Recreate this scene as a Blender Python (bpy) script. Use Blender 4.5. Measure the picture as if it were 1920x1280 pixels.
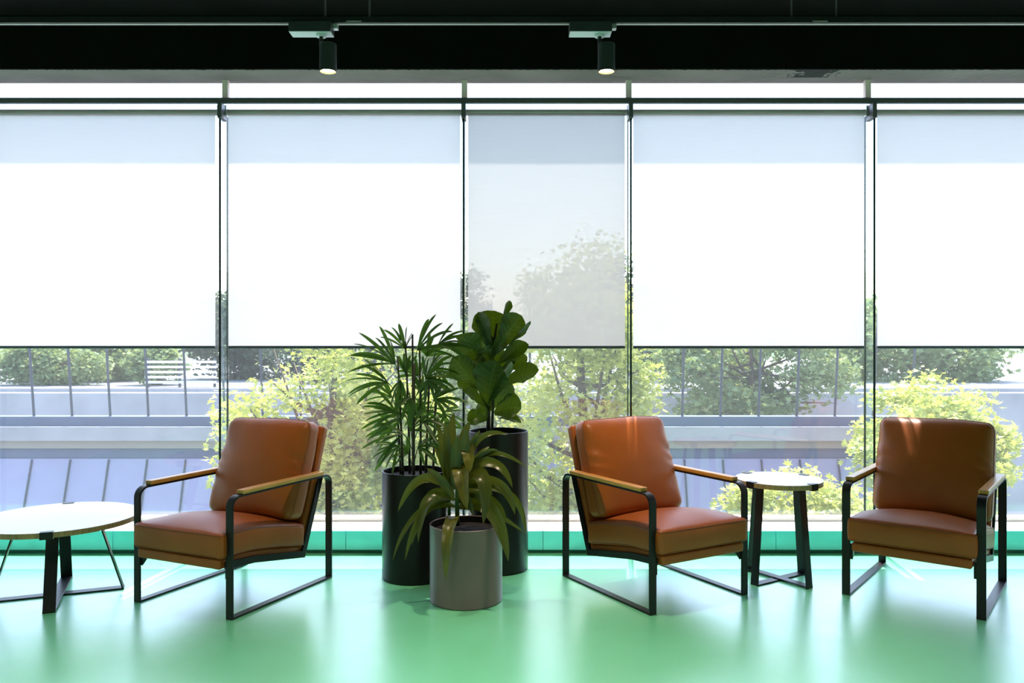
import bpy, bmesh, math, random
from mathutils import Vector, Matrix, noise
R = math.radians
rnd = random.Random(7)
for o in list(bpy.data.objects):
    bpy.data.objects.remove(o, do_unlink=True)
scene = bpy.context.scene
COL = scene.collection

# ------------------------------------------------------------------ camera
F = 1500.0; EYE = 1.3                       # focal length in pixels of a 1920 frame, eye height
cam_d = bpy.data.cameras.new('camera'); cam = bpy.data.objects.new('camera', cam_d); COL.objects.link(cam)
cam_d.sensor_width = 36.0; cam_d.lens = 36.0 * F / 1920.0
cam.location = (0, 0, EYE); cam.rotation_euler = (R(90), 0, 0)
cam_d.clip_end = 400
scene.camera = cam
# ------------------------------------------------------------------ sky, sun, exposure
SUN_DIR = Vector((-0.125, -1.0, -2.2)).normalized()      # the way sunlight travels
world = bpy.data.worlds.new('sky'); scene.world = world; world.use_nodes = True
wn = world.node_tree; wn.nodes.clear()
sky = wn.nodes.new('ShaderNodeTexSky'); sky.sky_type = 'NISHITA'; sky.sun_disc = False
sky.sun_elevation = R(68); sky.sun_rotation = R(6); sky.air_density = 1.2; sky.dust_density = 2.0; sky.ozone_density = 1.0
bg = wn.nodes.new('ShaderNodeBackground'); bg.inputs[1].default_value = 0.76
wo = wn.nodes.new('ShaderNodeOutputWorld')
wn.links.new(sky.outputs[0], bg.inputs[0]); wn.links.new(bg.outputs[0], wo.inputs[0])
sd = bpy.data.lights.new('sun', 'SUN'); sd.energy = 13.0; sd.angle = R(0.6); sd.color = (1, 0.95, 0.86)
so = bpy.data.objects.new('sun', sd); COL.objects.link(so); so.location = (1, 12, 20)
so.rotation_euler = SUN_DIR.to_track_quat('-Z', 'Y').to_euler()
scene.view_settings.view_transform = 'Standard'; scene.view_settings.look = 'None'
scene.view_settings.gamma = 1.0; scene.view_settings.use_curve_mapping = False
scene.view_settings.exposure = 0.0

# ------------------------------------------------------------------ helpers
def P(px, py, Y):                            # the point at depth Y seen at a pixel of the photograph
    return Vector(((px - 960) * Y / F, Y, EYE + (640 - py) * Y / F))

def tag(o, label=None, cat=None, group=None, kind=None):
    if label: o['label'] = label
    if cat: o['category'] = cat
    if group: o['group'] = group
    if kind: o['kind'] = kind
    return o

def empty(name, loc=(0, 0, 0), rz=0.0):
    o = bpy.data.objects.new(name, None); COL.objects.link(o)
    o.location = loc; o.rotation_euler = (0, 0, rz); o.empty_display_size = 0.1
    return o

class MB:
    def __init__(s): s.v = []; s.f = []; s.uv = {}
    def add(s, vs, fs):
        n = len(s.v); s.v += [tuple(v) for v in vs]; s.f += [tuple(i + n for i in f) for f in fs]
        return s
    def box(s, x0, x1, y0, y1, z0, z1):
        vs = [(x, y, z) for z in (z0, z1) for y in (y0, y1) for x in (x0, x1)]
        return s.add(vs, [(0, 2, 3, 1), (4, 5, 7, 6), (0, 1, 5, 4), (1, 3, 7, 5), (3, 2, 6, 7), (2, 0, 4, 6)])
    def tube(s, pts, rad, n=10, cap=True):
        pts = [Vector(p) for p in pts]
        rads = rad if isinstance(rad, (list, tuple)) else [rad] * len(pts)
        vs = []; fs = []; prev = None
        for i, p in enumerate(pts):
            t = (pts[min(i + 1, len(pts) - 1)] - pts[max(i - 1, 0)]).normalized()
            if prev is None:
                a = t.orthogonal().normalized()
            else:
                a = (prev - t * prev.dot(t)).normalized()
            prev = a; b = t.cross(a)
            for k in range(n):
                an = 2 * math.pi * k / n
                vs.append(p + (a * math.cos(an) + b * math.sin(an)) * rads[i])
        for i in range(len(pts) - 1):
            for k in range(n):
                k2 = (k + 1) % n
                fs.append((i * n + k, i * n + k2, (i + 1) * n + k2, (i + 1) * n + k))
        if cap:
            fs.append(tuple(range(n))[::-1]); fs.append(tuple((len(pts) - 1) * n + k for k in range(n)))
        return s.add(vs, fs)
    def lathe(s, prof, n=64, c=(0, 0, 0)):   # closed ring profile of (r, z)
        vs = []; fs = []; m = len(prof)
        for k in range(n):
            a = 2 * math.pi * k / n
            for r, z in prof:
                vs.append((c[0] + r * math.cos(a), c[1] + r * math.sin(a), c[2] + z))
        for k in range(n):
            k2 = (k + 1) % n
            for i in range(m):
                j = (i + 1) % m
                fs.append((k * m + i, k2 * m + i, k2 * m + j, k * m + j))
        return s.add(vs, fs)
    def disc(s, r, z0, z1, n=64, c=(0, 0), a0=0):
        vs = [(c[0] + r * math.cos(2 * math.pi * k / n), c[1] + r * math.sin(2 * math.pi * k / n), z) for z in (z0, z1) for k in range(n)]
        fs = [tuple(range(n))[::-1], tuple(range(n, 2 * n))] + [(k, (k + 1) % n, n + (k + 1) % n, n + k) for k in range(n)]
        return s.add(vs, fs)
    def sweep_yz(s, pts, x0, x1, t, closed=False):
        """flat bar of thickness t (inside the path), width x0..x1, path in the local YZ plane"""
        n = len(pts); vs = []; fs = []
        P2 = [Vector((p[0], p[1])) for p in pts]
        for i, p in enumerate(P2):
            a = P2[(i - 1) % n] if (closed or i > 0) else None
            b = P2[(i + 1) % n] if (closed or i < n - 1) else None
            d1 = (p - a).normalized() if a is not None else None
            d2 = (b - p).normalized() if b is not None else None
            if d1 is None: d1 = d2
            if d2 is None: d2 = d1
            n1 = Vector((-d1.y, d1.x)); n2 = Vector((-d2.y, d2.x)); m = (n1 + n2).normalized()
            q = p + m * (t / max(0.3, m.dot(n1)))
            vs += [(x0, p.x, p.y), (x1, p.x, p.y), (x1, q.x, q.y), (x0, q.x, q.y)]
        for i in range(n if closed else n - 1):
            j = (i + 1) % n
            for k in range(4):
                l = (k + 1) % 4
                fs.append((i * 4 + k, i * 4 + l, j * 4 + l, j * 4 + k))
        if not closed:
            fs.append((3, 2, 1, 0)); e = (n - 1) * 4; fs.append((e, e + 1, e + 2, e + 3))
        return s.add(vs, fs)
    def xform(s, fn):
        s.v = [tuple(fn(Vector(v))) for v in s.v]; return s
    def build(s, name, mat, parent=None, bevel=0, smooth=False, seg=2):
        me = bpy.data.meshes.new(name); me.from_pydata(s.v, [], s.f); me.update()
        if s.uv:
            ul = me.uv_layers.new(name='leaf')
            for lp in me.loops: ul.data[lp.index].uv = s.uv.get(lp.vertex_index, (0, 0))
            me.materials.append(mat)
            for p in me.polygons: p.use_smooth = True
            o = bpy.data.objects.new(name, me); COL.objects.link(o)
            if parent: o.parent = parent
            return o
        bm = bmesh.new(); bm.from_mesh(me)
        bmesh.ops.remove_doubles(bm, verts=bm.verts, dist=1e-6)
        bmesh.ops.recalc_face_normals(bm, faces=bm.faces)
        bm.to_mesh(me); bm.free()
        me.materials.append(mat)
        o = bpy.data.objects.new(name, me); COL.objects.link(o)
        if smooth:
            for p in me.polygons: p.use_smooth = True
        if bevel:
            m = o.modifiers.new('bevel', 'BEVEL'); m.width = bevel; m.segments = seg; m.limit_method = 'ANGLE'; m.angle_limit = R(35)
        if parent: o.parent = parent
        return o

def smooth_by_angle(o, ang=35):
    me = o.data
    for p in me.polygons: p.use_smooth = True
    try: me.set_sharp_from_angle(angle=R(ang))
    except Exception: pass
    return o

def copy_tree(o, parent=None):
    c = o.copy(); COL.objects.link(c)
    if parent is not None: c.parent = parent
    for ch in list(o.children): copy_tree(ch, c)
    return c

def struct(name, mb, mat, label=None, **k):
    o = mb.build(name, mat, **k); o['kind'] = 'structure'
    if label: o['label'] = label
    return o

# ------------------------------------------------------------------ materials
def newmat(name):
    m = bpy.data.materials.new(name); m.use_nodes = True; m.node_tree.nodes.clear()
    nt = m.node_tree; out = nt.nodes.new('ShaderNodeOutputMaterial')
    return m, nt, out
def N(nt, t, **k):
    n = nt.nodes.new(t)
    for a, b in k.items(): setattr(n, a, b)
    return n
def principled(name, col, rough=0.5, metal=0.0, spec=0.5, coat=0.0, coat_rough=0.05, noise_scale=None, noise_amt=0.15, bump=0.0, bump_scale=200.0, sheen=0.0, stretch=(1, 1, 1), rough_var=0.0):
    m, nt, out = newmat(name)
    b = N(nt, 'ShaderNodeBsdfPrincipled')
    b.inputs['Base Color'].default_value = (*col, 1); b.inputs['Roughness'].default_value = rough
    b.inputs['Metallic'].default_value = metal; b.inputs['Specular IOR Level'].default_value = spec
    b.inputs['Coat Weight'].default_value = coat; b.inputs['Coat Roughness'].default_value = coat_rough
    nt.links.new(b.outputs[0], out.inputs[0])
    tc = N(nt, 'ShaderNodeTexCoord'); mp = N(nt, 'ShaderNodeMapping'); mp.inputs['Scale'].default_value = stretch
    nt.links.new(tc.outputs['Object'], mp.inputs[0])
    if noise_scale:
        nz = N(nt, 'ShaderNodeTexNoise'); nz.inputs['Scale'].default_value = noise_scale; nz.inputs['Detail'].default_value = 6
        nt.links.new(mp.outputs[0], nz.inputs[0])
        rp = N(nt, 'ShaderNodeMapRange'); rp.inputs[1].default_value = 0.3; rp.inputs[2].default_value = 0.7
        rp.inputs[3].default_value = 1 - noise_amt; rp.inputs[4].default_value = 1 + noise_amt
        nt.links.new(nz.outputs[0], rp.inputs[0])
        mx = N(nt, 'ShaderNodeVectorMath', operation='SCALE'); mx.inputs[0].default_value = col
        nt.links.new(rp.outputs[0], mx.inputs['Scale']); nt.links.new(mx.outputs[0], b.inputs['Base Color'])
        if rough_var:
            r2 = N(nt, 'ShaderNodeMapRange'); r2.inputs[1].default_value = 0.3; r2.inputs[2].default_value = 0.7
            r2.inputs[3].default_value = rough - rough_var; r2.inputs[4].default_value = rough + rough_var
            nt.links.new(nz.outputs[0], r2.inputs[0]); nt.links.new(r2.outputs[0], b.inputs['Roughness'])
    if bump:
        nb = N(nt, 'ShaderNodeTexNoise'); nb.inputs['Scale'].default_value = bump_scale; nb.inputs['Detail'].default_value = 4
        nt.links.new(mp.outputs[0], nb.inputs[0])
        bp = N(nt, 'ShaderNodeBump'); bp.inputs['Strength'].default_value = bump; bp.inputs['Distance'].default_value = 0.002
        nt.links.new(nb.outputs[0], bp.inputs['Height']); nt.links.new(bp.outputs[0], b.inputs['Normal'])
    return m

def glass_mat(name, tint, haze=0.0, f0=0.04, power=5.0):
    m, nt, out = newmat(name)
    tr = N(nt, 'ShaderNodeBsdfTransparent'); tr.inputs[0].default_value = (*tint, 1)
    gl = N(nt, 'ShaderNodeBsdfGlossy'); gl.inputs['Roughness'].default_value = 0.0; gl.inputs[0].default_value = (1, 1, 1, 1)
    lw = N(nt, 'ShaderNodeLayerWeight'); lw.inputs[0].default_value = 0.5
    pw = N(nt, 'ShaderNodeMath', operation='POWER'); pw.inputs[1].default_value = power
    ma = N(nt, 'ShaderNodeMath', operation='MULTIPLY_ADD'); ma.inputs[1].default_value = 1 - f0; ma.inputs[2].default_value = f0
    mx = N(nt, 'ShaderNodeMixShader')
    nt.links.new(lw.outputs['Facing'], pw.inputs[0]); nt.links.new(pw.outputs[0], ma.inputs[0]); nt.links.new(ma.outputs[0], mx.inputs[0])
    nt.links.new(tr.outputs[0], mx.inputs[1]); nt.links.new(gl.outputs[0], mx.inputs[2])
    last = mx
    if haze:
        tl = N(nt, 'ShaderNodeBsdfTranslucent'); tl.inputs[0].default_value = (0.90, 0.92, 1.0, 1)  # translucent white mixed in for the hazy veil over the view
        m2 = N(nt, 'ShaderNodeMixShader'); m2.inputs[0].default_value = haze
        nt.links.new(mx.outputs[0], m2.inputs[1]); nt.links.new(tl.outputs[0], m2.inputs[2]); last = m2
    nt.links.new(last.outputs[0], out.inputs[0])
    return m

def blind_mat(name, col, open_=0.06, refl=(0.7, 0.7, 0.7)):
    m, nt, out = newmat(name)
    tc = N(nt, 'ShaderNodeTexCoord')
    nz = N(nt, 'ShaderNodeTexNoise'); nz.inputs['Scale'].default_value = 6.0; nz.inputs['Detail'].default_value = 8
    mp = N(nt, 'ShaderNodeMapping'); mp.inputs['Scale'].default_value = (0.6, 1, 22)
    nt.links.new(tc.outputs['Object'], mp.inputs[0]); nt.links.new(mp.outputs[0], nz.inputs[0])
    rp = N(nt, 'ShaderNodeMapRange'); rp.inputs[1].default_value = 0.3; rp.inputs[2].default_value = 0.7; rp.inputs[3].default_value = 0.975; rp.inputs[4].default_value = 1.025
    nt.links.new(nz.outputs[0], rp.inputs[0])
    vm = N(nt, 'ShaderNodeVectorMath', operation='SCALE'); vm.inputs[0].default_value = col; nt.links.new(rp.outputs[0], vm.inputs['Scale'])
    tl = N(nt, 'ShaderNodeBsdfTranslucent'); nt.links.new(vm.outputs[0], tl.inputs[0])
    df = N(nt, 'ShaderNodeBsdfDiffuse'); df.inputs[0].default_value = (*refl, 1)
    tr = N(nt, 'ShaderNodeBsdfTransparent')
    m1 = N(nt, 'ShaderNodeMixShader'); m1.inputs[0].default_value = 0.40
    nt.links.new(tl.outputs[0], m1.inputs[1]); nt.links.new(df.outputs[0], m1.inputs[2])
    m2 = N(nt, 'ShaderNodeMixShader'); m2.inputs[0].default_value = open_
    nt.links.new(m1.outputs[0], m2.inputs[1]); nt.links.new(tr.outputs[0], m2.inputs[2])
    nt.links.new(m2.outputs[0], out.inputs[0])
    return m

def leaf_mat(name, c1, c2, trans, rough=0.35, tmix=0.35, scale=9.0, gloss=0.06, stretch=(1, 1, 1), vein=None):
    m, nt, out = newmat(name)
    tc = N(nt, 'ShaderNodeTexCoord'); mp = N(nt, 'ShaderNodeMapping'); mp.inputs['Scale'].default_value = stretch
    nz = N(nt, 'ShaderNodeTexNoise'); nz.inputs['Scale'].default_value = scale; nz.inputs['Detail'].default_value = 3
    nt.links.new(tc.outputs['Object'], mp.inputs[0]); nt.links.new(mp.outputs[0], nz.inputs[0])
    cr = N(nt, 'ShaderNodeValToRGB'); cr.color_ramp.elements[0].position = 0.35; cr.color_ramp.elements[1].position = 0.65
    cr.color_ramp.elements[0].color = (*c1, 1); cr.color_ramp.elements[1].color = (*c2, 1)
    nt.links.new(nz.outputs[0], cr.inputs[0])
    colo = cr.outputs[0]; vout = None
    if vein:
        kind, vcol = vein
        uv = N(nt, 'ShaderNodeUVMap'); sp_ = N(nt, 'ShaderNodeSeparateXYZ'); nt.links.new(uv.outputs[0], sp_.inputs[0])
        ab = N(nt, 'ShaderNodeMath', operation='ABSOLUTE'); nt.links.new(sp_.outputs[0], ab.inputs[0])
        if kind == 'feather':      # side veins sweeping up from the midrib
            c_ = N(nt, 'ShaderNodeMath', operation='MULTIPLY_ADD'); nt.links.new(ab.outputs[0], c_.inputs[0]); c_.inputs[1].default_value = -0.16; nt.links.new(sp_.outputs[1], c_.inputs[2])
            ml = N(nt, 'ShaderNodeMath', operation='MULTIPLY'); nt.links.new(c_.outputs[0], ml.inputs[0]); ml.inputs[1].default_value = 52.0
        else:                      # long parallel veins
            ml = N(nt, 'ShaderNodeMath', operation='MULTIPLY'); nt.links.new(sp_.outputs[0], ml.inputs[0]); ml.inputs[1].default_value = 26.0
        sn_ = N(nt, 'ShaderNodeMath', operation='SINE'); nt.links.new(ml.outputs[0], sn_.inputs[0])
        g1 = N(nt, 'ShaderNodeMapRange'); g1.inputs[1].default_value = 0.80 if kind == 'feather' else 0.2; g1.inputs[2].default_value = 1.0; nt.links.new(sn_.outputs[0], g1.inputs[0])
        g2 = N(nt, 'ShaderNodeMapRange'); g2.inputs[1].default_value = 0.07; g2.inputs[2].default_value = 0.02; nt.links.new(ab.outputs[0], g2.inputs[0])
        mxv = N(nt, 'ShaderNodeMath', operation='MAXIMUM'); nt.links.new(g1.outputs[0], mxv.inputs[0]); nt.links.new(g2.outputs[0], mxv.inputs[1])
        hv = N(nt, 'ShaderNodeMath', operation='MULTIPLY'); nt.links.new(mxv.outputs[0], hv.inputs[0]); hv.inputs[1].default_value = 0.65
        mc = N(nt, 'ShaderNodeMix', data_type='RGBA'); nt.links.new(hv.outputs[0], mc.inputs[0]); nt.links.new(cr.outputs[0], mc.inputs[6]); mc.inputs[7].default_value = (*vcol, 1)
        colo = mc.outputs[2]
    df = N(nt, 'ShaderNodeBsdfDiffuse'); nt.links.new(colo, df.inputs[0])
    tl = N(nt, 'ShaderNodeBsdfTranslucent'); tl.inputs[0].default_value = (*trans, 1)
    m1 = N(nt, 'ShaderNodeMixShader'); m1.inputs[0].default_value = tmix
    nt.links.new(df.outputs[0], m1.inputs[1]); nt.links.new(tl.outputs[0], m1.inputs[2])
    gl = N(nt, 'ShaderNodeBsdfGlossy'); gl.inputs['Roughness'].default_value = rough
    m2 = N(nt, 'ShaderNodeMixShader'); m2.inputs[0].default_value = gloss
    nt.links.new(m1.outputs[0], m2.inputs[1]); nt.links.new(gl.outputs[0], m2.inputs[2])
    nt.links.new(m2.outputs[0], out.inputs[0])
    return m

M = {}
M['leather'] = principled('tan_leather', (0.41, 0.098, 0.012), 0.43, noise_scale=5, noise_amt=0.10, bump=0.18, bump_scale=260)
M['leather_pipe'] = principled('leather_seam', (0.25, 0.07, 0.018), 0.5)
M['metal'] = principled('black_powder_coat', (0.010, 0.010, 0.013), 0.38, spec=0.38, bump=0.05, bump_scale=500)
M['arm_wood'] = principled('honey_oak', (0.74, 0.36, 0.085), 0.35, noise_scale=18, noise_amt=0.16, stretch=(6, 0.6, 6))
M['table_wood'] = principled('pale_ply', (0.60, 0.47, 0.38), 0.3, noise_scale=10, noise_amt=0.16, stretch=(1, 12, 1), coat=0.35, coat_rough=0.25)
M['table_edge'] = principled('ply_edge', (0.42, 0.26, 0.12), 0.4, noise_scale=60, noise_amt=0.3, stretch=(1.6, 1.6, 0.2))
M['pot_black'] = principled('satin_black_pot', (0.005, 0.005, 0.006), 0.34, spec=0.33)
M['pot_grey'] = principled('warm_grey_pot', (0.21, 0.145, 0.155), 0.36, spec=0.5, noise_scale=3, noise_amt=0.04)
M['soil'] = principled('potting_soil', (0.010, 0.007, 0.006), 0.95, noise_scale=60, noise_amt=0.5, bump=1.0, bump_scale=80)
M['black_ceiling'] = principled('black_paint', (0.005, 0.005, 0.005), 0.9, spec=0.1, noise_scale=3, noise_amt=0.2)
M['wall'] = principled('white_wall', (0.80, 0.79, 0.77), 0.8, noise_scale=2, noise_amt=0.03)
M['alu'] = principled('grey_aluminium', (0.15, 0.13, 0.15), 0.4, metal=0.3)
M['bright_alu'] = principled('anodised_aluminium', (0.55, 0.6, 0.62), 0.35, metal=0.6)
M['sill_white'] = principled('white_sill', (0.82, 0.83, 0.82), 0.35, noise_scale=6, noise_amt=0.03)
M['post'] = principled('plaster_post', (0.95, 0.74, 0.72), 0.7, noise_scale=20, noise_amt=0.1)
M['fin_edge'] = principled('dark_glass_edge', (0.008, 0.018, 0.022), 0.15)
M['silicone'] = principled('black_silicone', (0.01, 0.015, 0.017), 0.4)
M['glass'] = glass_mat('window_glass', (0.98, 0.975, 0.985), haze=0.018, f0=0.065)
M['fin_glass'] = glass_mat('fin_glass', (0.93, 0.985, 0.97), haze=0.02, f0=0.04, power=40)
M['blind'] = blind_mat('white_screen_fabric', (0.57, 0.55, 0.56), 0.06)
M['blind_darker'] = blind_mat('darker_screen_fabric', (0.35, 0.335, 0.325), 0.08, (0.5, 0.5, 0.5))  # darker, less translucent fabric for the centre blind
M['blind_tube'] = principled('blind_tube', (0.50, 0.41, 0.43), 0.6)
M['blind_bar'] = principled('blind_bottom_bar', (0.10, 0.11, 0.13), 0.4, metal=0.4)
M['track'] = principled('track_black', (0.01, 0.01, 0.011), 0.45)
M['track_pale'] = principled('track_pale', (0.5, 0.5, 0.5), 0.4)
M['adapter'] = principled('adapter_grey', (0.03, 0.034, 0.038), 0.35)
M['adapter_pale'] = principled('adapter_pale_grey', (0.55, 0.62, 0.66), 0.5)
# green floor: worn satin resin
def floor_mat():
    m, nt, out = newmat('mint_resin_floor')
    b = N(nt, 'ShaderNodeBsdfPrincipled')
    tc = N(nt, 'ShaderNodeTexCoord')
    nz = N(nt, 'ShaderNodeTexNoise'); nz.inputs['Scale'].default_value = 1.3; nz.inputs['Detail'].default_value = 8; nz.inputs['Roughness'].default_value = 0.6
    nt.links.new(tc.outputs['Object'], nz.inputs[0])
    cr = N(nt, 'ShaderNodeValToRGB'); cr.color_ramp.elements[0].position = 0.3; cr.color_ramp.elements[1].position = 0.7
    cr.color_ramp.elements[0].color = (0.20, 0.76, 0.43, 1); cr.color_ramp.elements[1].color = (0.22, 0.82, 0.48, 1)
    nt.links.new(nz.outputs[0], cr.inputs[0]); nt.links.new(cr.outputs[0], b.inputs['Base Color'])
    n2 = N(nt, 'ShaderNodeTexNoise'); n2.inputs['Scale'].default_value = 9; n2.inputs['Detail'].default_value = 8
    nt.links.new(tc.outputs['Object'], n2.inputs[0])
    rr = N(nt, 'ShaderNodeMapRange'); rr.inputs[1].default_value = 0.3; rr.inputs[2].default_value = 0.7; rr.inputs[3].default_value = 0.30; rr.inputs[4].default_value = 0.38
    nt.links.new(n2.outputs[0], rr.inputs[0]); nt.links.new(rr.outputs[0], b.inputs['Roughness'])
    b.inputs['Specular IOR Level'].default_value = 0.6; b.inputs['Coat Weight'].default_value = 1.0; b.inputs['Coat IOR'].default_value = 1.6; b.inputs['Coat Roughness'].default_value = 0.27
    nt.links.new(b.outputs[0], out.inputs[0])
    return m
M['floor'] = floor_mat()
def soffit_mat():
    m, nt, out = newmat('bare_concrete_soffit')
    b = N(nt, 'ShaderNodeBsdfPrincipled'); b.inputs['Roughness'].default_value = 0.8
    tc = N(nt, 'ShaderNodeTexCoord')
    nz = N(nt, 'ShaderNodeTexNoise'); nz.inputs['Scale'].default_value = 2.5; nz.inputs['Detail'].default_value = 9
    nt.links.new(tc.outputs['Object'], nz.inputs[0])
    cr = N(nt, 'ShaderNodeValToRGB'); cr.color_ramp.elements[0].position = 0.3; cr.color_ramp.elements[1].position = 0.75
    cr.color_ramp.elements[0].color = (0.17, 0.145, 0.14, 1); cr.color_ramp.elements[1].color = (0.26, 0.22, 0.215, 1)
    nt.links.new(nz.outputs[0], cr.inputs[0])
    # splash of black paint on the concrete near X = 1.9
    sx = N(nt, 'ShaderNodeSeparateXYZ'); nt.links.new(tc.outputs['Object'], sx.inputs[0])
    d = N(nt, 'ShaderNodeMath', operation='SUBTRACT'); nt.links.new(sx.outputs[0], d.inputs[0]); d.inputs[1].default_value = 1.90
    a = N(nt, 'ShaderNodeMath', operation='ABSOLUTE'); nt.links.new(d.outputs[0], a.inputs[0])
    n2 = N(nt, 'ShaderNodeTexNoise'); n2.inputs['Scale'].default_value = 28; n2.inputs['Detail'].default_value = 8; nt.links.new(tc.outputs['Object'], n2.inputs[0])
    mm = N(nt, 'ShaderNodeMath', operation='MULTIPLY_ADD'); nt.links.new(n2.outputs[0], mm.inputs[0]); mm.inputs[1].default_value = 0.5; mm.inputs[2].default_value = -0.13
    lt = N(nt, 'ShaderNodeMath', operation='LESS_THAN'); nt.links.new(a.outputs[0], lt.inputs[0]); nt.links.new(mm.outputs[0], lt.inputs[1])
    # the ragged overspray along the black edge (low Y)
    n3 = N(nt, 'ShaderNodeTexNoise'); n3.inputs['Scale'].default_value = 40; nt.links.new(tc.outputs['Object'], n3.inputs[0])
    e = N(nt, 'ShaderNodeMath', operation='MULTIPLY_ADD'); nt.links.new(n3.outputs[0], e.inputs[0]); e.inputs[1].default_value = 0.04; e.inputs[2].default_value = 4.955
    l2 = N(nt, 'ShaderNodeMath', operation='LESS_THAN'); nt.links.new(sx.outputs[1], l2.inputs[0]); nt.links.new(e.outputs[0], l2.inputs[1])
    l2b = N(nt, 'ShaderNodeMath', operation='LESS_THAN'); nt.links.new(sx.outputs[1], l2b.inputs[0]); l2b.inputs[1].default_value = 5.12
    pr = N(nt, 'ShaderNodeMath', operation='MULTIPLY'); nt.links.new(lt.outputs[0], pr.inputs[0]); nt.links.new(l2b.outputs[0], pr.inputs[1])
    mxx = N(nt, 'ShaderNodeMath', operation='MAXIMUM'); nt.links.new(pr.outputs[0], mxx.inputs[0]); nt.links.new(l2.outputs[0], mxx.inputs[1])
    mix = N(nt, 'ShaderNodeMix', data_type='RGBA'); nt.links.new(mxx.outputs[0], mix.inputs[0]); nt.links.new(cr.outputs[0], mix.inputs[6]); mix.inputs[7].default_value = (0.012, 0.012, 0.012, 1)
    nt.links.new(mix.outputs[2], b.inputs['Base Color'])
    bp = N(nt, 'ShaderNodeBump'); bp.inputs['Strength'].default_value = 0.6; bp.inputs['Distance'].default_value = 0.01
    nt.links.new(n3.outputs[0], bp.inputs['Height']); nt.links.new(bp.outputs[0], b.inputs['Normal'])
    nt.links.new(b.outputs[0], out.inputs[0])
    return m
M['soffit'] = soffit_mat()
# outdoors
M['paving'] = principled('pale_paving', (0.29, 0.30, 0.33), 0.8, noise_scale=0.6, noise_amt=0.12)
M['concrete'] = principled('pale_concrete', (0.32, 0.33, 0.34), 0.8, noise_scale=1.2, noise_amt=0.15)
M['blue_band'] = principled('slate_blue_cladding', (0.07, 0.10, 0.17), 0.6, noise_scale=2, noise_amt=0.1)
M['beige_band'] = principled('beige_cladding', (0.26, 0.25, 0.22), 0.6)
M['lavender'] = principled('pale_blue_cladding', (0.28, 0.29, 0.42), 0.6, noise_scale=1.0, noise_amt=0.06)
M['post_metal'] = principled('slate_post', (0.04, 0.05, 0.075), 0.5)
M['bark'] = principled('bark', (0.10, 0.075, 0.055), 0.9, noise_scale=20, noise_amt=0.4)
M['house'] = principled('grey_house_wall', (0.36, 0.38, 0.42), 0.8)
M['roof'] = principled('grey_roof', (0.18, 0.19, 0.22), 0.8)
M['hill'] = principled('far_hillside', (0.16, 0.24, 0.13), 0.9, noise_scale=0.3, noise_amt=0.5)

# ------------------------------------------------------------------ room shell
GY = 5.21                                   # plane of the glass
KY = 4.91                                   # front of the kerb under the glass
SZ = 0.137                                  # height of the kerb
WX = 4.75; BACK = -4.2; CZ = 3.32
struct('floor', MB().box(-WX, WX, BACK, KY + 0.02, -0.12, 0), M['floor'])
struct('ceiling', MB().box(-WX, WX, BACK, 4.97, CZ, CZ + 0.15), M['black_ceiling'])
struct('wall_left', MB().box(-WX - 0.15, -WX, BACK, GY + 0.05, -0.12, CZ + 0.15), M['wall'])
struct('wall_right', MB().box(WX, WX + 0.15, BACK, GY + 0.05, -0.12, CZ + 0.15), M['wall'])
struct('wall_back', MB().box(-WX - 0.15, WX + 0.15, BACK - 0.15, BACK, -0.12, CZ + 0.15), M['wall'])
beam = struct('ceiling_beam', MB().box(-WX, WX, 4.955, 4.97, 2.988, CZ + 0.15), M['black_ceiling'], 'black painted concrete downstand beam above the windows')
struct('roof_overhang', MB().box(-WX - 2, WX + 2, 5.235, 5.53, 3.30, 3.6), M['wall'], 'outer edge of the floor slab above the windows')
struct('ceiling_soffit', MB().box(-WX, WX, 4.97, 5.235, 2.988, CZ + 0.15), M['soffit'], 'bare grey concrete underside of the beam with black paint spatter')
# kerb, seams, shadow gap
k = MB()
xs = [-WX, -3.4, -2.45, -1.02, 0.19, 1.62, 2.9, WX]
for a, b in zip(xs[:-1], xs[1:]): k.box(a + 0.0015, b - 0.0015, KY, KY + 0.03, 0.022, SZ)
struct('baseboard_front', k, principled('teal_kerb', (0.17, 0.76, 0.90), 0.3, coat=0.6, noise_scale=8, noise_amt=0.06), 'mint green kerb face below the windows', bevel=0.001)
struct('trim_1', MB().box(-WX, WX, KY + 0.012, KY + 0.03, 0, 0.022), principled('shaded_gap_teal', (0.01, 0.14, 0.11), 0.4), 'dark teal shadow gap along the foot of the kerb')  # recess coloured dark for the shade in the gap
struct('trim_2', MB().box(-WX, WX, KY + 0.03, GY + 0.06, -0.12, SZ), M['sill_white'], 'white ledge along the foot of the glazing')
struct('trim_3', MB().box(-WX, WX, GY - 0.035, GY + 0.03, SZ, SZ + 0.028), M['sill_white'], 'white bottom channel that holds the glass', bevel=0.003)
struct('trim_4', MB().box(-WX, WX, 5.085, 5.112, 2.816, 2.850), M['alu'], 'dark grey aluminium transom above the blinds', bevel=0.002)
FX = [-3.396, -1.852, -0.3076, 0.754, 2.298, 3.842]
edges = [-WX] + FX + [WX]
names = 0
for i in range(1, 6):
    a, b = edges[i], edges[i + 1]
    w = empty('window_%d' % i, ((a + b) / 2, GY, SZ + 0.028)); w['kind'] = 'structure'
    g = MB().box(-(b - a) / 2 + 0.008, (b - a) / 2 - 0.008, -0.006, 0.006, 0, 2.988 - SZ - 0.028).build('glass_pane', M['glass'], w)
for j, (a, b) in enumerate(((-WX, FX[0]), (FX[-1], WX))):
    w = empty('window_%d' % (6 + j), ((a + b) / 2, GY, SZ + 0.028)); w['kind'] = 'structure'
    MB().box(-(b - a) / 2 + 0.008, (b - a) / 2 - 0.008, -0.006, 0.006, 0, 2.988 - SZ - 0.028).build('glass_pane', M['glass'], w)
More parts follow.
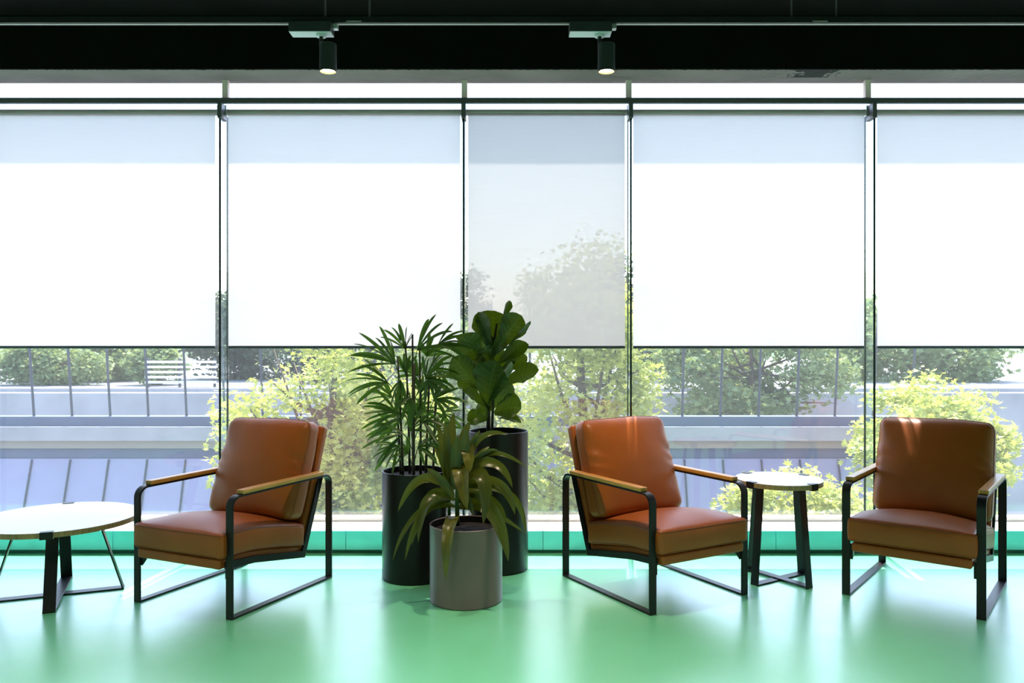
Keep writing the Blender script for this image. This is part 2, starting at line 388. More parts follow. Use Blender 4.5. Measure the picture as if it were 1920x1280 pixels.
for i, x in enumerate(FX):
    t = empty('trim_%d' % (5 + i), (x, 5.135, SZ + 0.028)); t['kind'] = 'structure'; t['label'] = 'vertical glass fin with dark polished edge between two windows'
    MB().box(-0.0065, 0.0065, -0.058, 0.064, 0, 2.816 - SZ - 0.028).build('fin_glass', M['fin_glass'], t)
    MB().box(-0.006, 0.006, -0.064, -0.058, 0, 2.816 - SZ - 0.028).build('fin_edge', M['fin_edge'], t)
    MB().box(-0.0035, 0.0035, 0.066, 0.084, 0, 2.816 - SZ - 0.028).build('silicone_joint', M['silicone'], t)
    z = 2.816 - SZ - 0.028
    MB().box(-0.014, 0.014, -0.072, 0.03, z - 0.10, z - 0.002).build('fin_clamp', M['alu'], t, bevel=0.003)
    MB().box(-0.018, 0.018, 0.025, 0.060, 2.846 - SZ - 0.028, 2.988 - SZ - 0.028).build('head_post', M['post'], t)

# ------------------------------------------------------------------ roller blinds
BY = 5.135
spans = [(-3.36, -1.905), (-1.822, -0.332), (-0.282, 0.726), (0.778, 2.262), (2.345, 3.80)]
blabels = ['white roller blind over the leftmost window, above the big round table',
           'white roller blind over the window behind the lady palm',
           'narrow roller blind over the centre window, darkest of the five',
           'white roller blind over the window behind the small side table',
           'white roller blind over the rightmost window, cut by the photo edge']
for i, (a, b) in enumerate(spans):
    mat = M['blind_darker'] if i == 2 else M['blind']
    c = (a + b) / 2; h = (b - a) / 2
    t = empty('roller_blind', (c, BY, 1.262)); tag(t, blabels[i], 'blind', 'roller blinds along the glazing')
    me = MB()
    nx, nz = 12, 30
    z1 = 2.775 - 1.262
    for sx in range(nx + 1):
        for sz in range(nz + 1):
            u = sx / nx; v = sz / nz
            me.v.append((-h + 2 * h * u, 0.004 + 0.002 * math.sin(u * 5 + i) * (1 - v), 0.004 + z1 * v))
    for sx in range(nx):
        for sz in range(nz):
            q = sx * (nz + 1) + sz
            me.f.append((q, q + nz + 1, q + nz + 2, q + 1))
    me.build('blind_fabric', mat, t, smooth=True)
    MB().box(-h, h, -0.005, 0.011, -0.008, 0.010).build('bottom_bar', M['blind_bar'], t, bevel=0.004)
    MB().tube([(-h - 0.012, 0.022, z1), (h + 0.012, 0.022, z1)], 0.020, 20).build('roller_tube', M['blind_tube'], t, smooth=False)
    for s in (-1, 1):
        MB().box(s * (h + 0.016) - 0.004, s * (h + 0.016) + 0.004, -0.003, 0.045, z1 - 0.028, z1 + 0.041).build('end_bracket', M['bright_alu'], t, bevel=0.001)

# ------------------------------------------------------------------ armchairs
def rounded(hx, hy, hz, r, n=(18, 18, 8), fn=None):
    """rounded box shell as quads of a cube grid, then deformed"""
    bm = bmesh.new(); cache = {}
    def coords(h, n):
        inner = h - r; out = [-h, -h + r * 0.3, -h + r * 0.65]
        k = max(2, n - 6)
        out += [-inner + 2 * inner * i / k for i in range(k + 1)]
        out += [h - r * 0.65, h - r * 0.3, h]
        return out
    X, Yc, Z = coords(hx, n[0]), coords(hy, n[1]), coords(hz, n[2])
    def vert(x, y, z):
        key = (round(x, 6), round(y, 6), round(z, 6))
        if key in cache: return cache[key]
        q = Vector((max(-hx + r, min(hx - r, x)), max(-hy + r, min(hy - r, y)), max(-hz + r, min(hz - r, z))))
        d = Vector((x, y, z)) - q
        p = q + (d.normalized() * r if d.length > 1e-9 else d)
        if fn: p = fn(p)
        cache[key] = bm.verts.new(p); return cache[key]
    def face(A, B, f):
        for i in range(len(A) - 1):
            for j in range(len(B) - 1):
                bm.faces.new([f(A[i], B[j]), f(A[i + 1], B[j]), f(A[i + 1], B[j + 1]), f(A[i], B[j + 1])])
    for s in (-1, 1):
        face(X, Yc, lambda a, b: vert(a, b, s * hz)); face(X, Z, lambda a, b: vert(a, s * hy, b)); face(Yc, Z, lambda a, b: vert(s * hx, a, b))
    bmesh.ops.recalc_face_normals(bm, faces=bm.faces)
    return bm
def bm_obj(name, bm, mat, parent, smooth=True):
    me = bpy.data.meshes.new(name); bm.to_mesh(me); bm.free(); me.materials.append(mat)
    if smooth:
        for p in me.polygons: p.use_smooth = True
    o = bpy.data.objects.new(name, me); COL.objects.link(o); o.parent = parent
    return o

def lerp_profile(prof, y):
    if y <= prof[0][0]: return prof[0][1] + (prof[0][1] - prof[1][1]) * (prof[0][0] - y) / (prof[1][0] - prof[0][0])
    for (a, za), (b, zb) in zip(prof[:-1], prof[1:]):
        if y <= b: return za + (zb - za) * (y - a) / (b - a)
    (a, za), (b, zb) = prof[-2:]
    return zb + (zb - za) * (y - b) / (b - a)
SEATB = [(-0.42, 0.284), (-0.26, 0.282), (-0.18, 0.277), (-0.08, 0.262), (0.19, 0.212), (0.3, 0.19)]

def make_armchair():
    root = empty('armchair')
    # side loops of flat bar
    HW = 0.3225; BW = 0.040; L0, L1 = -0.375, 0.375; AZ = 0.575
    path = [(L0, 0), (L1, 0)]
    def arc(cx, cz, r, a0, a1, n=8): return [(cx + r * math.cos(R(a0 + (a1 - a0) * i / n)), cz + r * math.sin(R(a0 + (a1 - a0) * i / n))) for i in range(n + 1)]
    rr = 0.055
    path += arc(L1 - rr, AZ - rr, rr, 0, 90) + arc(L0 + rr, AZ - rr, rr, 90, 180)
    for s in (-1, 1):
        x0, x1 = (HW - BW, HW) if s > 0 else (-HW, -HW + BW)
        f = MB().sweep_yz(path, x0, x1, 0.010, closed=True).build('side_frame', M['metal'], root, bevel=0.0012)
        # seat rail and back post as one bent bar
        xr0, xr1 = (HW - BW - 0.012, HW - BW) if s > 0 else (-HW + BW, -HW + BW + 0.012)
        rail = [(-0.372, 0.232), (-0.18, 0.216), (0.195, 0.150), (0.352, 0.567)]
        MB().sweep_yz(rail, xr0, xr1, 0.034).build('seat_rail', M['metal'], root, bevel=0.0015)
        g = MB(); xg0, xg1 = xr0, xr1
        tri = [(-0.366, 0.236), (-0.318, 0.232), (-0.366, 0.185)]
        g.add([(x, y, z) for x in (xg0, xg1) for y, z in tri], [(0, 1, 2), (5, 4, 3), (0, 3, 4, 1), (1, 4, 5, 2), (2, 5, 3, 0)])
        g.build('gusset', M['metal'], root)
        ar = MB().box(x0 - 0.002, x1 + 0.002, -0.305, 0.302, AZ, AZ + 0.021).build('armrest', M['arm_wood'], root, bevel=0.005, seg=3)
    # leather deck under the cushion, following the rails
    XI = HW - BW - 0.014
    def deck(p):
        y = p.y - 0.105
        z = lerp_profile(SEATB, y) - 0.026 + p.z
        return Vector((p.x, y, z))
    bm = rounded(XI, 0.297, 0.024, 0.012, (8, 24, 6), deck); bm_obj('seat_base', bm, M['leather'], root)
    # back panel
    def backp(p):
        # local: x, z along height 0..; y thickness
        h = (p.z + 0.345) / 0.69
        y = 0.178 + h * 0.215; z = 0.172 + h * 0.655
        return Vector((p.x, y + p.y, z + p.y * -0.33))
    bm = rounded(XI, 0.026, 0.345, 0.018, (8, 6, 20), backp); bm_obj('back_panel', bm, M['leather'], root)
    # seat cushion
    def seatc(p):
        u = p.x / 0.287; v = p.y / 0.30; w = (p.z + 0.062) / 0.124
        y = p.y - 0.112
        # front edge bulges a touch
        y -= 0.012 * (1 - u * u) * max(0, -v) * (1 - (2 * w - 1) ** 2)
        crown = 0.040 * (1 - abs(u) ** 2.6) * (1 - abs(v) ** 2.6) * max(0.0, w)
        wr = noise.noise(Vector((p.x * 6, p.y * 6, 3))) * 0.003
        x = p.x * (1 + 0.012 * (1 - (2 * w - 1) ** 2))
        return Vector((x, y, lerp_profile(SEATB, y) + 0.060 + p.z + crown + wr))
    bm = rounded(0.287, 0.300, 0.060, 0.020, (26, 30, 9), seatc)
    sc = bm_obj('seat_cushion', bm, M['leather'], root)
    def ring(hx, hy, z, fn, r=0.0028, cr=0.012, n=14, plane='xy'):
        pts = []
        segs = [((-hx, -hy), (hx, -hy)), ((hx, -hy), (hx, hy)), ((hx, hy), (-hx, hy)), ((-hx, hy), (-hx, -hy))]
        for (a, b) in segs:
            for i in range(n):
                t = i / n; qx = a[0] + (b[0] - a[0]) * t; qy = a[1] + (b[1] - a[1]) * t
                # soften corners
                ix, iy = hx - cr, hy - cr
                cx = max(-ix, min(ix, qx)); cy = max(-iy, min(iy, qy))
                d = Vector((qx - cx, qy - cy))
                if abs(qx) > ix and abs(qy) > iy and d.length > 1e-9: d = d.normalized() * cr
                q = (cx + d.x, cy + d.y)
                pts.append(fn(Vector((q[0], q[1], z)) if plane == 'xy' else Vector((q[0], z, q[1]))))
        pts.append(pts[0]); pts.append(pts[1])
        return MB().tube(pts, r, 6, cap=False)
    ring(0.285, 0.298, 0.050, seatc).build('piping', M['leather_pipe'], sc, smooth=True)
    ring(0.285, 0.298, -0.050, seatc).build('piping', M['leather_pipe'], sc, smooth=True)
    # back cushion: local x width, y thickness, z height, leaning back
    lean = math.atan2(0.215, 0.655)
    def backc(p):
        u = p.x / 0.288; v = p.z / 0.262; s = -1 if p.y < 0 else 1
        bul = (1 - abs(u) ** 2.4) * (1 - abs(v) ** 2.4)
        y = p.y + (-0.052 * bul if s < 0 else 0.004 * bul) * min(1, abs(p.y) / 0.05)
        # pinch towards the border
        wr = noise.noise(Vector((p.x * 9, p.z * 14, 8))) * 0.0045 * (abs(u) ** 2 + 0.3)
        # gathered creases along both side seams
        ed = max(0.0, (abs(u) - 0.62) / 0.38)
        wr += 0.008 * ed * math.sin(p.z * 70 + 9 * u + 2.5 * math.sin(p.z * 19)) * (0.5 + 0.5 * math.sin(p.z * 11 + 1)) * (1 if s < 0 else 0)
        z = p.z + 0.008 * (1 - u * u) * max(0, v) + noise.noise(Vector((p.x * 5, 1, 4))) * 0.004
        y += wr
        # sag: lower part fatter
        if s < 0: y -= 0.012 * (1 - v) * 0.5
        c, sn = math.cos(lean), math.sin(lean)
        yy = y * c + z * sn; zz = -y * sn * 0.6 + z * c
        return Vector((p.x * (1 - 0.02 * max(0, v)), yy + 0.205, zz + 0.612))
    bm = rounded(0.288, 0.066, 0.262, 0.045, (34, 9, 34), backc)
    bc = bm_obj('back_cushion', bm, M['leather'], root)
    ring(0.286, 0.260, -0.032, backc, cr=0.04, n=24, plane='xz').build('piping', M['leather_pipe'], bc, smooth=True)
    return root
chair = make_armchair()
chair_data = [((-1.440, 4.203), -24.7, 'tan leather armchair with black loop frame between the low coffee table and the plants'),
              ((0.746, 4.277), 30.0, 'tan leather armchair angled right, between the black pots and the small side table'),
              ((2.183, 4.216), -38.0, 'tan leather armchair farthest right, right of the small side table')]
for i, ((x, y), a, lab) in enumerate(chair_data):
    c = chair if i == 0 else copy_tree(chair)
    c.location = (x, y, 0); c.rotation_euler = (0, 0, R(a)); tag(c, lab, 'armchair', 'matching tan leather armchairs')

# ------------------------------------------------------------------ round tables
def make_table(name, loc, rz, RT, H, rb, rt, bw, thick=0.026):
    root = empty(name, (loc[0], loc[1], 0), rz)
    n = 96
    t = MB().disc(RT, H - thick, H, n).build('tabletop', M['table_wood'], root, bevel=0.0015)
    t.data.materials.append(M['table_edge'])
    for p in t.data.polygons:
        if abs(p.normal.z) < 0.5: p.material_index = 1
    zt = H - thick
    for k in range(4):
        a = math.pi / 2 * k
        def rot(v, a=a): return Vector((v.x * math.cos(a) - v.y * math.sin(a), v.x * math.sin(a) + v.y * math.cos(a), v.z))
        # leg: flat bar, wide across, thin radially
        lg = MB().add([(rb, -bw / 2, 0), (rb, bw / 2, 0), (rb - 0.008, bw / 2, 0.0), (rb - 0.008, -bw / 2, 0.0),
                       (rt, -bw / 2, zt - 0.006), (rt, bw / 2, zt - 0.006), (rt - 0.008, bw / 2, zt - 0.006), (rt - 0.008, -bw / 2, zt - 0.006)],
                      [(0, 1, 2, 3), (4, 7, 6, 5), (0, 4, 5, 1), (1, 5, 6, 2), (2, 6, 7, 3), (3, 7, 4, 0)]).xform(rot)
        lg.build('leg', M['metal'], root, bevel=0.001)
        # bracket: bar under the top that wraps the rim
        br = MB().box(rt - 0.02, RT + 0.002, -bw / 2, bw / 2, zt - 0.006, zt - 0.0005).box(RT + 0.0005, RT + 0.004, -bw / 2, bw / 2, zt - 0.006, H + 0.0025).box(RT - 0.03, RT + 0.004, -bw / 2, bw / 2, H + 0.0004, H + 0.0025)
        br.xform(rot).build('rim_bracket', M['metal'], root)
    cr = MB().box(-rb, rb, -bw / 2, bw / 2, 0, 0.008).build('cross_bar', M['metal'], root, bevel=0.001)
    MB().box(-bw / 2, bw / 2, -rb, rb, 0.008, 0.014).box(-bw / 2, bw / 2, -rb, -rb + 0.008, 0, 0.010).box(-bw / 2, bw / 2, rb - 0.008, rb, 0, 0.010).build('cross_bar', M['metal'], root, bevel=0.001)
    return root
t1 = make_table('coffee_table', (-2.33, 4.11), R(22.0), 0.382, 0.402, 0.305, 0.19, 0.056)
tag(t1, 'large low round coffee table with pale wood top, left of the left armchair', 'table')
t2 = make_table('side_table', (1.458, 4.375), R(33.0), 0.230, 0.552, 0.20, 0.155, 0.048)
tag(t2, 'small tall round side table with black cross base between two armchairs', 'table')

# ------------------------------------------------------------------ leaves
def bez(a, b, c, t): return a * (1 - t) ** 2 + b * 2 * t * (1 - t) + c * t * t
def leaf_mesh(mb, a, ctrl, tip, width, nrm, prof, n=12, across=4, cup=0.25, wave=0.0, ph=0.0, twist=0.0):
    a, ctrl, tip, nrm = Vector(a), Vector(ctrl), Vector(tip), Vector(nrm)
    vs = []; fs = []
    for i in range(n + 1):
        t = i / n
        p = bez(a, ctrl, tip, t)
        tg = (bez(a, ctrl, tip, min(1, t + 0.02)) - bez(a, ctrl, tip, max(0, t - 0.02))).normalized()
        nn = (nrm - tg * nrm.dot(tg))
        nn = nn.normalized() if nn.length > 1e-4 else tg.orthogonal().normalized()
        if twist: nn = Matrix.Rotation(twist * t, 3, tg) @ nn
        sd = tg.cross(nn)
        w = width * 0.5 * prof(t)
        for j in range(across + 1):
            s = 2 * j / across - 1
            off = cup * abs(s) ** 1.3 * w + wave * w * math.sin(t * 22 + ph + (s > 0) * 1.7) * abs(s) ** 2
            mb.uv[len(mb.v) + len(vs)] = (s, t)
            vs.append(p + sd * (s * w) + nn * off)
    m = across + 1
    for i in range(n):
        for j in range(across):
            fs.append((i * m + j, i * m + j + 1, (i + 1) * m + j + 1, (i + 1) * m + j))
    mb.add(vs, fs)
def strap(t): return min(1, 0.25 + t * 5) * (1 - t ** 4) ** 0.8 * (1.0 - 0.15 * t) + 0.002
def finger(t): return min(1, 0.2 + t * 2.2) * (1 - t ** 6) ** 0.7 + 0.002
def fiddle(t):
    return (0.12 + 0.55 * math.sin(min(1, t * 1.9) * math.pi / 2) + 0.42 * math.exp(-((t - 0.68) / 0.24) ** 2)) * (1 - t ** 7) ** 0.6 + 0.002 if t < 1 else 0.002
M['palm'] = leaf_mat('palm_green', (0.014, 0.042, 0.018), (0.034, 0.085, 0.028), (0.14, 0.30, 0.02), 0.35, 0.34, 7, 0.045)
M['cane'] = principled('cane', (0.045, 0.035, 0.02), 0.6, noise_scale=60, noise_amt=0.4, stretch=(0.3, 0.3, 2))
M['petiole'] = principled('petiole_green', (0.045, 0.11, 0.02), 0.5)
M['fig'] = leaf_mat('fig_green', (0.016, 0.038, 0.008), (0.034, 0.070, 0.014), (0.22, 0.34, 0.005), 0.34, 0.15, 6, 0.05, vein=('feather', (0.10, 0.16, 0.04)))
M['drac'] = leaf_mat('dracaena_green', (0.018, 0.042, 0.012), (0.055, 0.065, 0.014), (0.30, 0.28, 0.01), 0.30, 0.24, 9, 0.05, vein=('long', (0.12, 0.14, 0.03)))
M['drac_old'] = leaf_mat('dracaena_old', (0.035, 0.04, 0.018), (0.14, 0.14, 0.018), (0.35, 0.30, 0.02), 0.3, 0.25, 14, 0.06, vein=('long', (0.26, 0.24, 0.03)))
M['fig_bark'] = principled('fig_bark', (0.07, 0.055, 0.04), 0.8, noise_scale=50, noise_amt=0.3)

def make_pot(root, r, h, mat, wall=0.006, soil=0.03):
    ri = r - wall
    prof = [(r - 0.006, 0.0), (r, 0.006), (r, h - 0.002), (r - 0.002, h), (ri + 0.001, h), (ri, h - 0.002), (ri, h - 0.12), (0.0005, h - 0.12), (0.0005, 0.0)]
    p = MB().lathe(prof, 96).build('pot', mat, root); smooth_by_angle(p, 30)
    MB().lathe([(ri - 0.0003, h - 0.004), (ri - 0.002, h - 0.004), (ri - 0.002, h - 0.1), (ri - 0.0003, h - 0.1)], 96).build('rim_shade', M['pot_black'], root)  # black ring standing for the shade inside the rim
    ri -= 0.002; s = MB(); n = 40; rings = 8
    s.v.append((0, 0, h - soil + 0.006))
    for i in range(1, rings + 1):
        for k2 in range(n):
            a = 2 * math.pi * k2 / n; q = ri * 0.995 * i / rings
            s.v.append((q * math.cos(a), q * math.sin(a), h - soil + 0.006 * noise.noise(Vector((q * 40 * math.cos(a), q * 40 * math.sin(a), 1)))))
    for k2 in range(n):
        s.f.append((0, 1 + k2, 1 + (k2 + 1) % n))
        for i in range(rings - 1):
            s.f.append((1 + i * n + k2, 1 + (i + 1) * n + k2, 1 + (i + 1) * n + (k2 + 1) % n, 1 + i * n + (k2 + 1) % n))
    s.build('soil', M['soil'], root, smooth=True)
    return p

# --- lady palm in the left black pot
PL = Vector((-0.538, 4.433, 0))
pr = empty('potted_palm', PL); tag(pr, 'lady palm with fan leaves on thin canes in the shorter black cylinder pot', 'plant')
make_pot(pr, 0.180, 0.588, M['pot_black'])
fr = [  # hub x, y, depth, direction, length px, count, spread
 (741, 682, 4.36, 137, 112, 8, 85), (782, 657, 4.40, 38, 108, 8, 85), (760, 655, 4.50, 100, 74, 7, 85), (728, 718, 4.34, 168, 100, 7, 75),
 (822, 645, 4.42, 14, 72, 7, 80), (798, 710, 4.34, 40, 72, 8, 120), (803, 712, 4.28, -75, 50, 7, 110), (744, 773, 4.38, 168, 80, 6, 70),
 (761, 778, 4.48, 190, 92, 6, 60), (815, 748, 4.36, 8, 66, 7, 100), (793, 790, 4.32, -8, 56, 7, 110), (756, 813, 4.32, 196, 84, 6, 75),
 (784, 838, 4.30, 5, 55, 7, 130), (747, 836, 4.36, 212, 58, 6, 90), (772, 785, 4.46, 84, 60, 6, 80), (819, 806, 4.42, 55, 55, 7, 120),
 (784, 705, 4.52, 125, 55, 6, 100), (770, 808, 4.40, 60, 66, 6, 90), (798, 762, 4.50, 200, 50, 6, 120), (751, 712, 4.40, 262, 55, 5, 60),
 (800, 668, 4.54, 70, 55, 7, 110), (735, 745, 4.52, 150, 60, 6, 90), (812, 690, 4.52, 20, 62, 7, 120), (830, 775, 4.46, -20, 48, 6, 110),
 (770, 745, 4.34, 250, 48, 6, 110), (765, 850, 4.44, 150, 45, 6, 120), (790, 735, 4.44, 95, 50, 6, 90), (760, 700, 4.46, 90, 55, 5, 60),
 (752, 790, 4.55, 150, 60, 6, 100), (806, 835, 4.36, 30, 50, 7, 120), (778, 770, 4.56, 20, 60, 7, 110), (735, 800, 4.5, 180, 55, 6, 90), (812, 728, 4.56, 60, 50, 7, 120)]
canes = [(-0.062, -0.03, 1.22), (-0.035, 0.05, 1.30), (0.0, -0.05, 1.18), (0.028, 0.03, 1.28), (0.062, -0.02, 1.12), (-0.085, 0.05, 1.02), (0.095, 0.05, 1.08), (-0.01, 0.0, 1.34)]
for (cx, cy, top) in canes:
    lx = cx * 1.35 + rnd.uniform(-0.02, 0.02); ly = cy * 1.3
    pts = [(cx, cy, 0.55), (cx * 1.1, cy * 1.1, 0.8), (lx, ly, top)]
    MB().tube([bez(Vector(pts[0]), Vector(pts[1]), Vector(pts[2]), t / 8) for t in range(9)], [0.0075 - 0.0003 * t for t in range(9)], 8).build('cane', M['cane'], pr, smooth=True)
for k, (hx, hy, Yd, dirn, ln, cnt, spread) in enumerate(fr):
    hub = P(hx, hy, Yd) - PL; Ls = ln * Yd / F
    # petiole from the nearest cane
    best = min(canes, key=lambda c: (hub.x - c[0] * 1.25) ** 2 + (hub.y - c[1] * 1.2) ** 2)
    bz = max(0.58, min(hub.z - 0.12, best[2] - 0.02)); tt = (bz - 0.55) / (best[2] - 0.55)
    base = Vector((best[0] * (1 + 0.3 * tt), best[1] * (1 + 0.25 * tt), bz))
    f = MB(); yaw = rnd.uniform(-0.9, 0.5)
    for j in range(cnt):
        an = R(dirn + spread * (j / (cnt - 1) - 0.5) + rnd.uniform(-6, 6))
        d = Vector((math.cos(an), yaw * 0.6 + rnd.uniform(-0.35, 0.35), math.sin(an))).normalized()
        L = Ls * rnd.uniform(0.78, 1.08) * (1 - 0.22 * abs(2 * j / (cnt - 1) - 1))
        tip = hub + d * L + Vector((0, 0, -0.16 * L * rnd.uniform(0.3, 1.8)))
        ctl = hub + d * L * 0.55 + Vector((0, 0, 0.05 * L))
        nn = Vector((rnd.uniform(-0.5, 0.5), -0.75, 0.75 + rnd.uniform(-0.3, 0.4)))
        leaf_mesh(f, hub, ctl, tip, rnd.uniform(0.016, 0.024), nn, finger, n=9, across=2, cup=0.35)
    fo = f.build('palm_leaf', M['palm'], pr, smooth=True)
    MB().tube([bez(base, (base + hub) / 2 + Vector((0, 0, 0.03)), hub, t / 6) for t in range(7)], 0.0026, 6).build('petiole', M['petiole'], fo, smooth=True)

# --- fiddle leaf fig in the tall black pot
FP = Vector((-0.080, 4.600, 0))
fg = empty('potted_fiddle_fig', FP); tag(fg, 'fiddle leaf fig with broad glossy leaves in the tallest black cylinder pot', 'plant')
make_pot(fg, 0.172, 0.789, M['pot_black'])
def C5(x, y, Y): return P(620 + x / 4.266, 560 + y / 4.266, Y)
trunk = [C5(1262, 1010, 4.60) - FP + Vector((0, 0, -0.05)), C5(1262, 900, 4.60) - FP, C5(1275, 700, 4.59) - FP, C5(1290, 450, 4.6) - FP, C5(1330, 200, 4.61) - FP]
MB().tube(trunk, [0.013, 0.012, 0.010, 0.009, 0.006], 10).build('trunk', M['fig_bark'], fg, smooth=True)
MB().tube([C5(1290, 1010, 4.57) - FP + Vector((0, 0, -0.04)), C5(1300, 800, 4.56) - FP, C5(1320, 600, 4.57) - FP], [0.008, 0.007, 0.005], 8).build('trunk', M['fig_bark'], fg, smooth=True)
fl = [  # base, tip (crop px), width crop px, tip depth, normal bias
 (1290, 420, 1180, 105, 150, 4.62, (-.5, -1, .1)), (1280, 430, 1310, 95, 250, 4.68, (0, -1, .1)), (1330, 420, 1530, 135, 210, 4.60, (.3, -1, .2)),
 (1370, 200, 1440, 18, 60, 4.62, (.6, -1, .1)), (1390, 420, 1600, 175, 80, 4.50, (.9, -.5, .3)), (1190, 520, 1040, 290, 220, 4.50, (-.1, -1, .3)), (1170, 720, 970, 470, 200, 4.52, (-.3, -1, .2)),
 (1245, 860, 1330, 495, 280, 4.42, (0, -1, .25)), (1260, 850, 1445, 500, 120, 4.36, (.8, -1, .1)), (1370, 690, 1668, 570, 170, 4.48, (.1, -1, .7)), (1340, 520, 1585, 365, 130, 4.56, (.1, -1, .5)),
 (1285, 480, 1415, 315, 100, 4.45, (.2, -1, .2)), (1360, 600, 1575, 465, 130, 4.62, (0, -1, .3)), (1260, 870, 1060, 745, 130, 4.46, (-.2, -1, .8)),
 (1180, 735, 1015, 640, 130, 4.66, (0, -1, .1)), (1310, 920, 1525, 880, 210, 4.52, (.1, -1, .5)), (1270, 900, 1440, 660, 130, 4.56, (.5, -1, .2)),
 (1340, 960, 1525, 995, 80, 4.50, (.1, -.8, 1)), (1250, 970, 1090, 960, 130, 4.56, (-.1, -1, .5)), (1250, 960, 1170, 850, 110, 4.62, (-.2, -1, .2)),
 (1240, 600, 1140, 500, 140, 4.50, (-.1, -1, .3)), (1250, 450, 1000, 300, 110, 4.58, (-.1, -.8, .8)), (1330, 760, 1460, 690, 150, 4.66, (.1, -1, .2)), (1300, 330, 1200, 400, 160, 4.66, (0, -1, .2)),
 (1320, 640, 1420, 430, 170, 4.66, (0, -1, .2)), (1270, 560, 1230, 380, 150, 4.55, (0, -1, .2))]
for k, (bx, by, tx, ty, w, Yt, nn) in enumerate(fl):
    b = C5(bx, by, 4.59) - FP; tp = C5(tx, ty, Yt) - FP; ww = w / 4.266 * Yt / F
    mid = (b + tp) / 2 + Vector((0, -0.015, 0.02)) + Vector((rnd.uniform(-.01, .01), rnd.uniform(-.02, .01), rnd.uniform(0, .02)))
    l = MB(); leaf_mesh(l, b, mid, tp, ww * 1.05, nn, fiddle, n=16, across=8, cup=0.28 if w > 100 else 0.5, wave=0.10, ph=k)
    l.build('leaf', M['fig'], fg, smooth=True)

# --- dracaena in the grey pot
DP = Vector((-0.232, 4.040, 0))
dr = empty('potted_dracaena', DP); tag(dr, 'drooping strap-leaved dracaena in the short grey cylinder pot, in front of the black pots', 'plant')
make_pot(dr, 0.183, 0.384, M['pot_grey'], soil=0.035)
def C6(x, y, Y): return P(620 + x / 3.555, 820 + y / 3.555, Y)
st = [C6(845, 560, 4.03) - DP + Vector((0, 0, -0.02)), C6(842, 400, 4.02) - DP, C6(850, 250, 4.03) - DP, C6(870, 90, 4.03) - DP]
MB().tube(st, [0.012, 0.011, 0.009, 0.005], 10).build('stem', M['petiole'], dr, smooth=True)
MB().tube([C6(790, 560, 4.06) - DP + Vector((0, 0, -0.02)), C6(790, 400, 4.05) - DP, C6(800, 200, 4.06) - DP], [0.009, 0.008, 0.005], 8).build('stem', M['petiole'], dr, smooth=True)
dl = [  # base, control, tip, width, tip depth, old?
 (790, 400, 610, 300, 585, 705, 66, 3.88, 0), (790, 330, 570, 150, 448, 495, 50, 3.90, 0), (800, 420, 520, 430, 412, 825, 34, 3.95, 0), (800, 420, 560, 420, 495, 825, 38, 3.86, 0),
 (905, 40, 930, 110, 922, 240, 68, 3.92, 1), (870, 180, 860, 200, 912, 485, 90, 3.86, 1), (860, 280, 1080, 120, 1015, 580, 88, 3.88, 0), (860, 330, 1180, 200, 1228, 515, 62, 3.94, 0),
 (860, 440, 1120, 350, 1185, 825, 84, 3.84, 0), (845, 530, 770, 500, 768, 960, 70, 3.79, 1), (860, 250, 1040, -20, 1312, 205, 30, 4.0, 0), (880, 230, 1120, 60, 1212, 335, 54, 3.92, 0),
 (870, 330, 1290, 260, 1302, 650, 42, 3.98, 0), (860, 380, 1120, 350, 1172, 570, 40, 3.95, 0), (800, 350, 770, 120, 715, -90, 56, 4.05, 0), (840, 300, 780, 20, 822, -170, 60, 4.06, 0),
 (820, 350, 770, 60, 760, -110, 52, 4.0, 0), (880, 230, 960, -90, 1180, -20, 36, 3.98, 0), (850, 330, 900, 100, 995, -50, 60, 4.0, 0), (820, 420, 740, 260, 640, 205, 46, 3.95, 0),
 (870, 280, 890, 60, 905, -60, 66, 3.96, 0), (850, 360, 820, 120, 850, -20, 60, 3.95, 0), (800, 300, 720, 60, 690, 80, 44, 4.0, 0), (870, 380, 960, 120, 1060, 60, 48, 4.1, 0),
 (860, 420, 1000, 300, 1080, 380, 50, 4.12, 0), (790, 430, 690, 330, 660, 470, 50, 4.12, 0), (850, 200, 870, -20, 930, -110, 54, 4.06, 0), (880, 330, 1010, 60, 1120, 90, 46, 4.0, 0),
 (850, 430, 900, 330, 950, 520, 50, 3.93, 0), (840, 470, 1010, 420, 1300, 640, 36, 4.10, 0), (830, 460, 600, 380, 540, 720, 40, 3.98, 0)]
for k, (bx, by, cx, cy, tx, ty, w, Yt, old) in enumerate(dl):
    b = C6(bx, by, 4.02) - DP; c = C6(cx, cy, (4.02 + Yt) / 2 - (0.13 if k == 9 else 0.02)) - DP; tp = C6(tx, ty, Yt) - DP
    l = MB(); leaf_mesh(l, b, c, tp, w / 3.555 * 4.0 / F * 1.35, (rnd.uniform(-.25, .25), -1, 0.45), strap, n=16, across=4, cup=0.30, wave=0.10, ph=k, twist=rnd.uniform(-.5, .5))
    l.build('leaf', M['drac_old'] if old else M['drac'], dr, smooth=True)

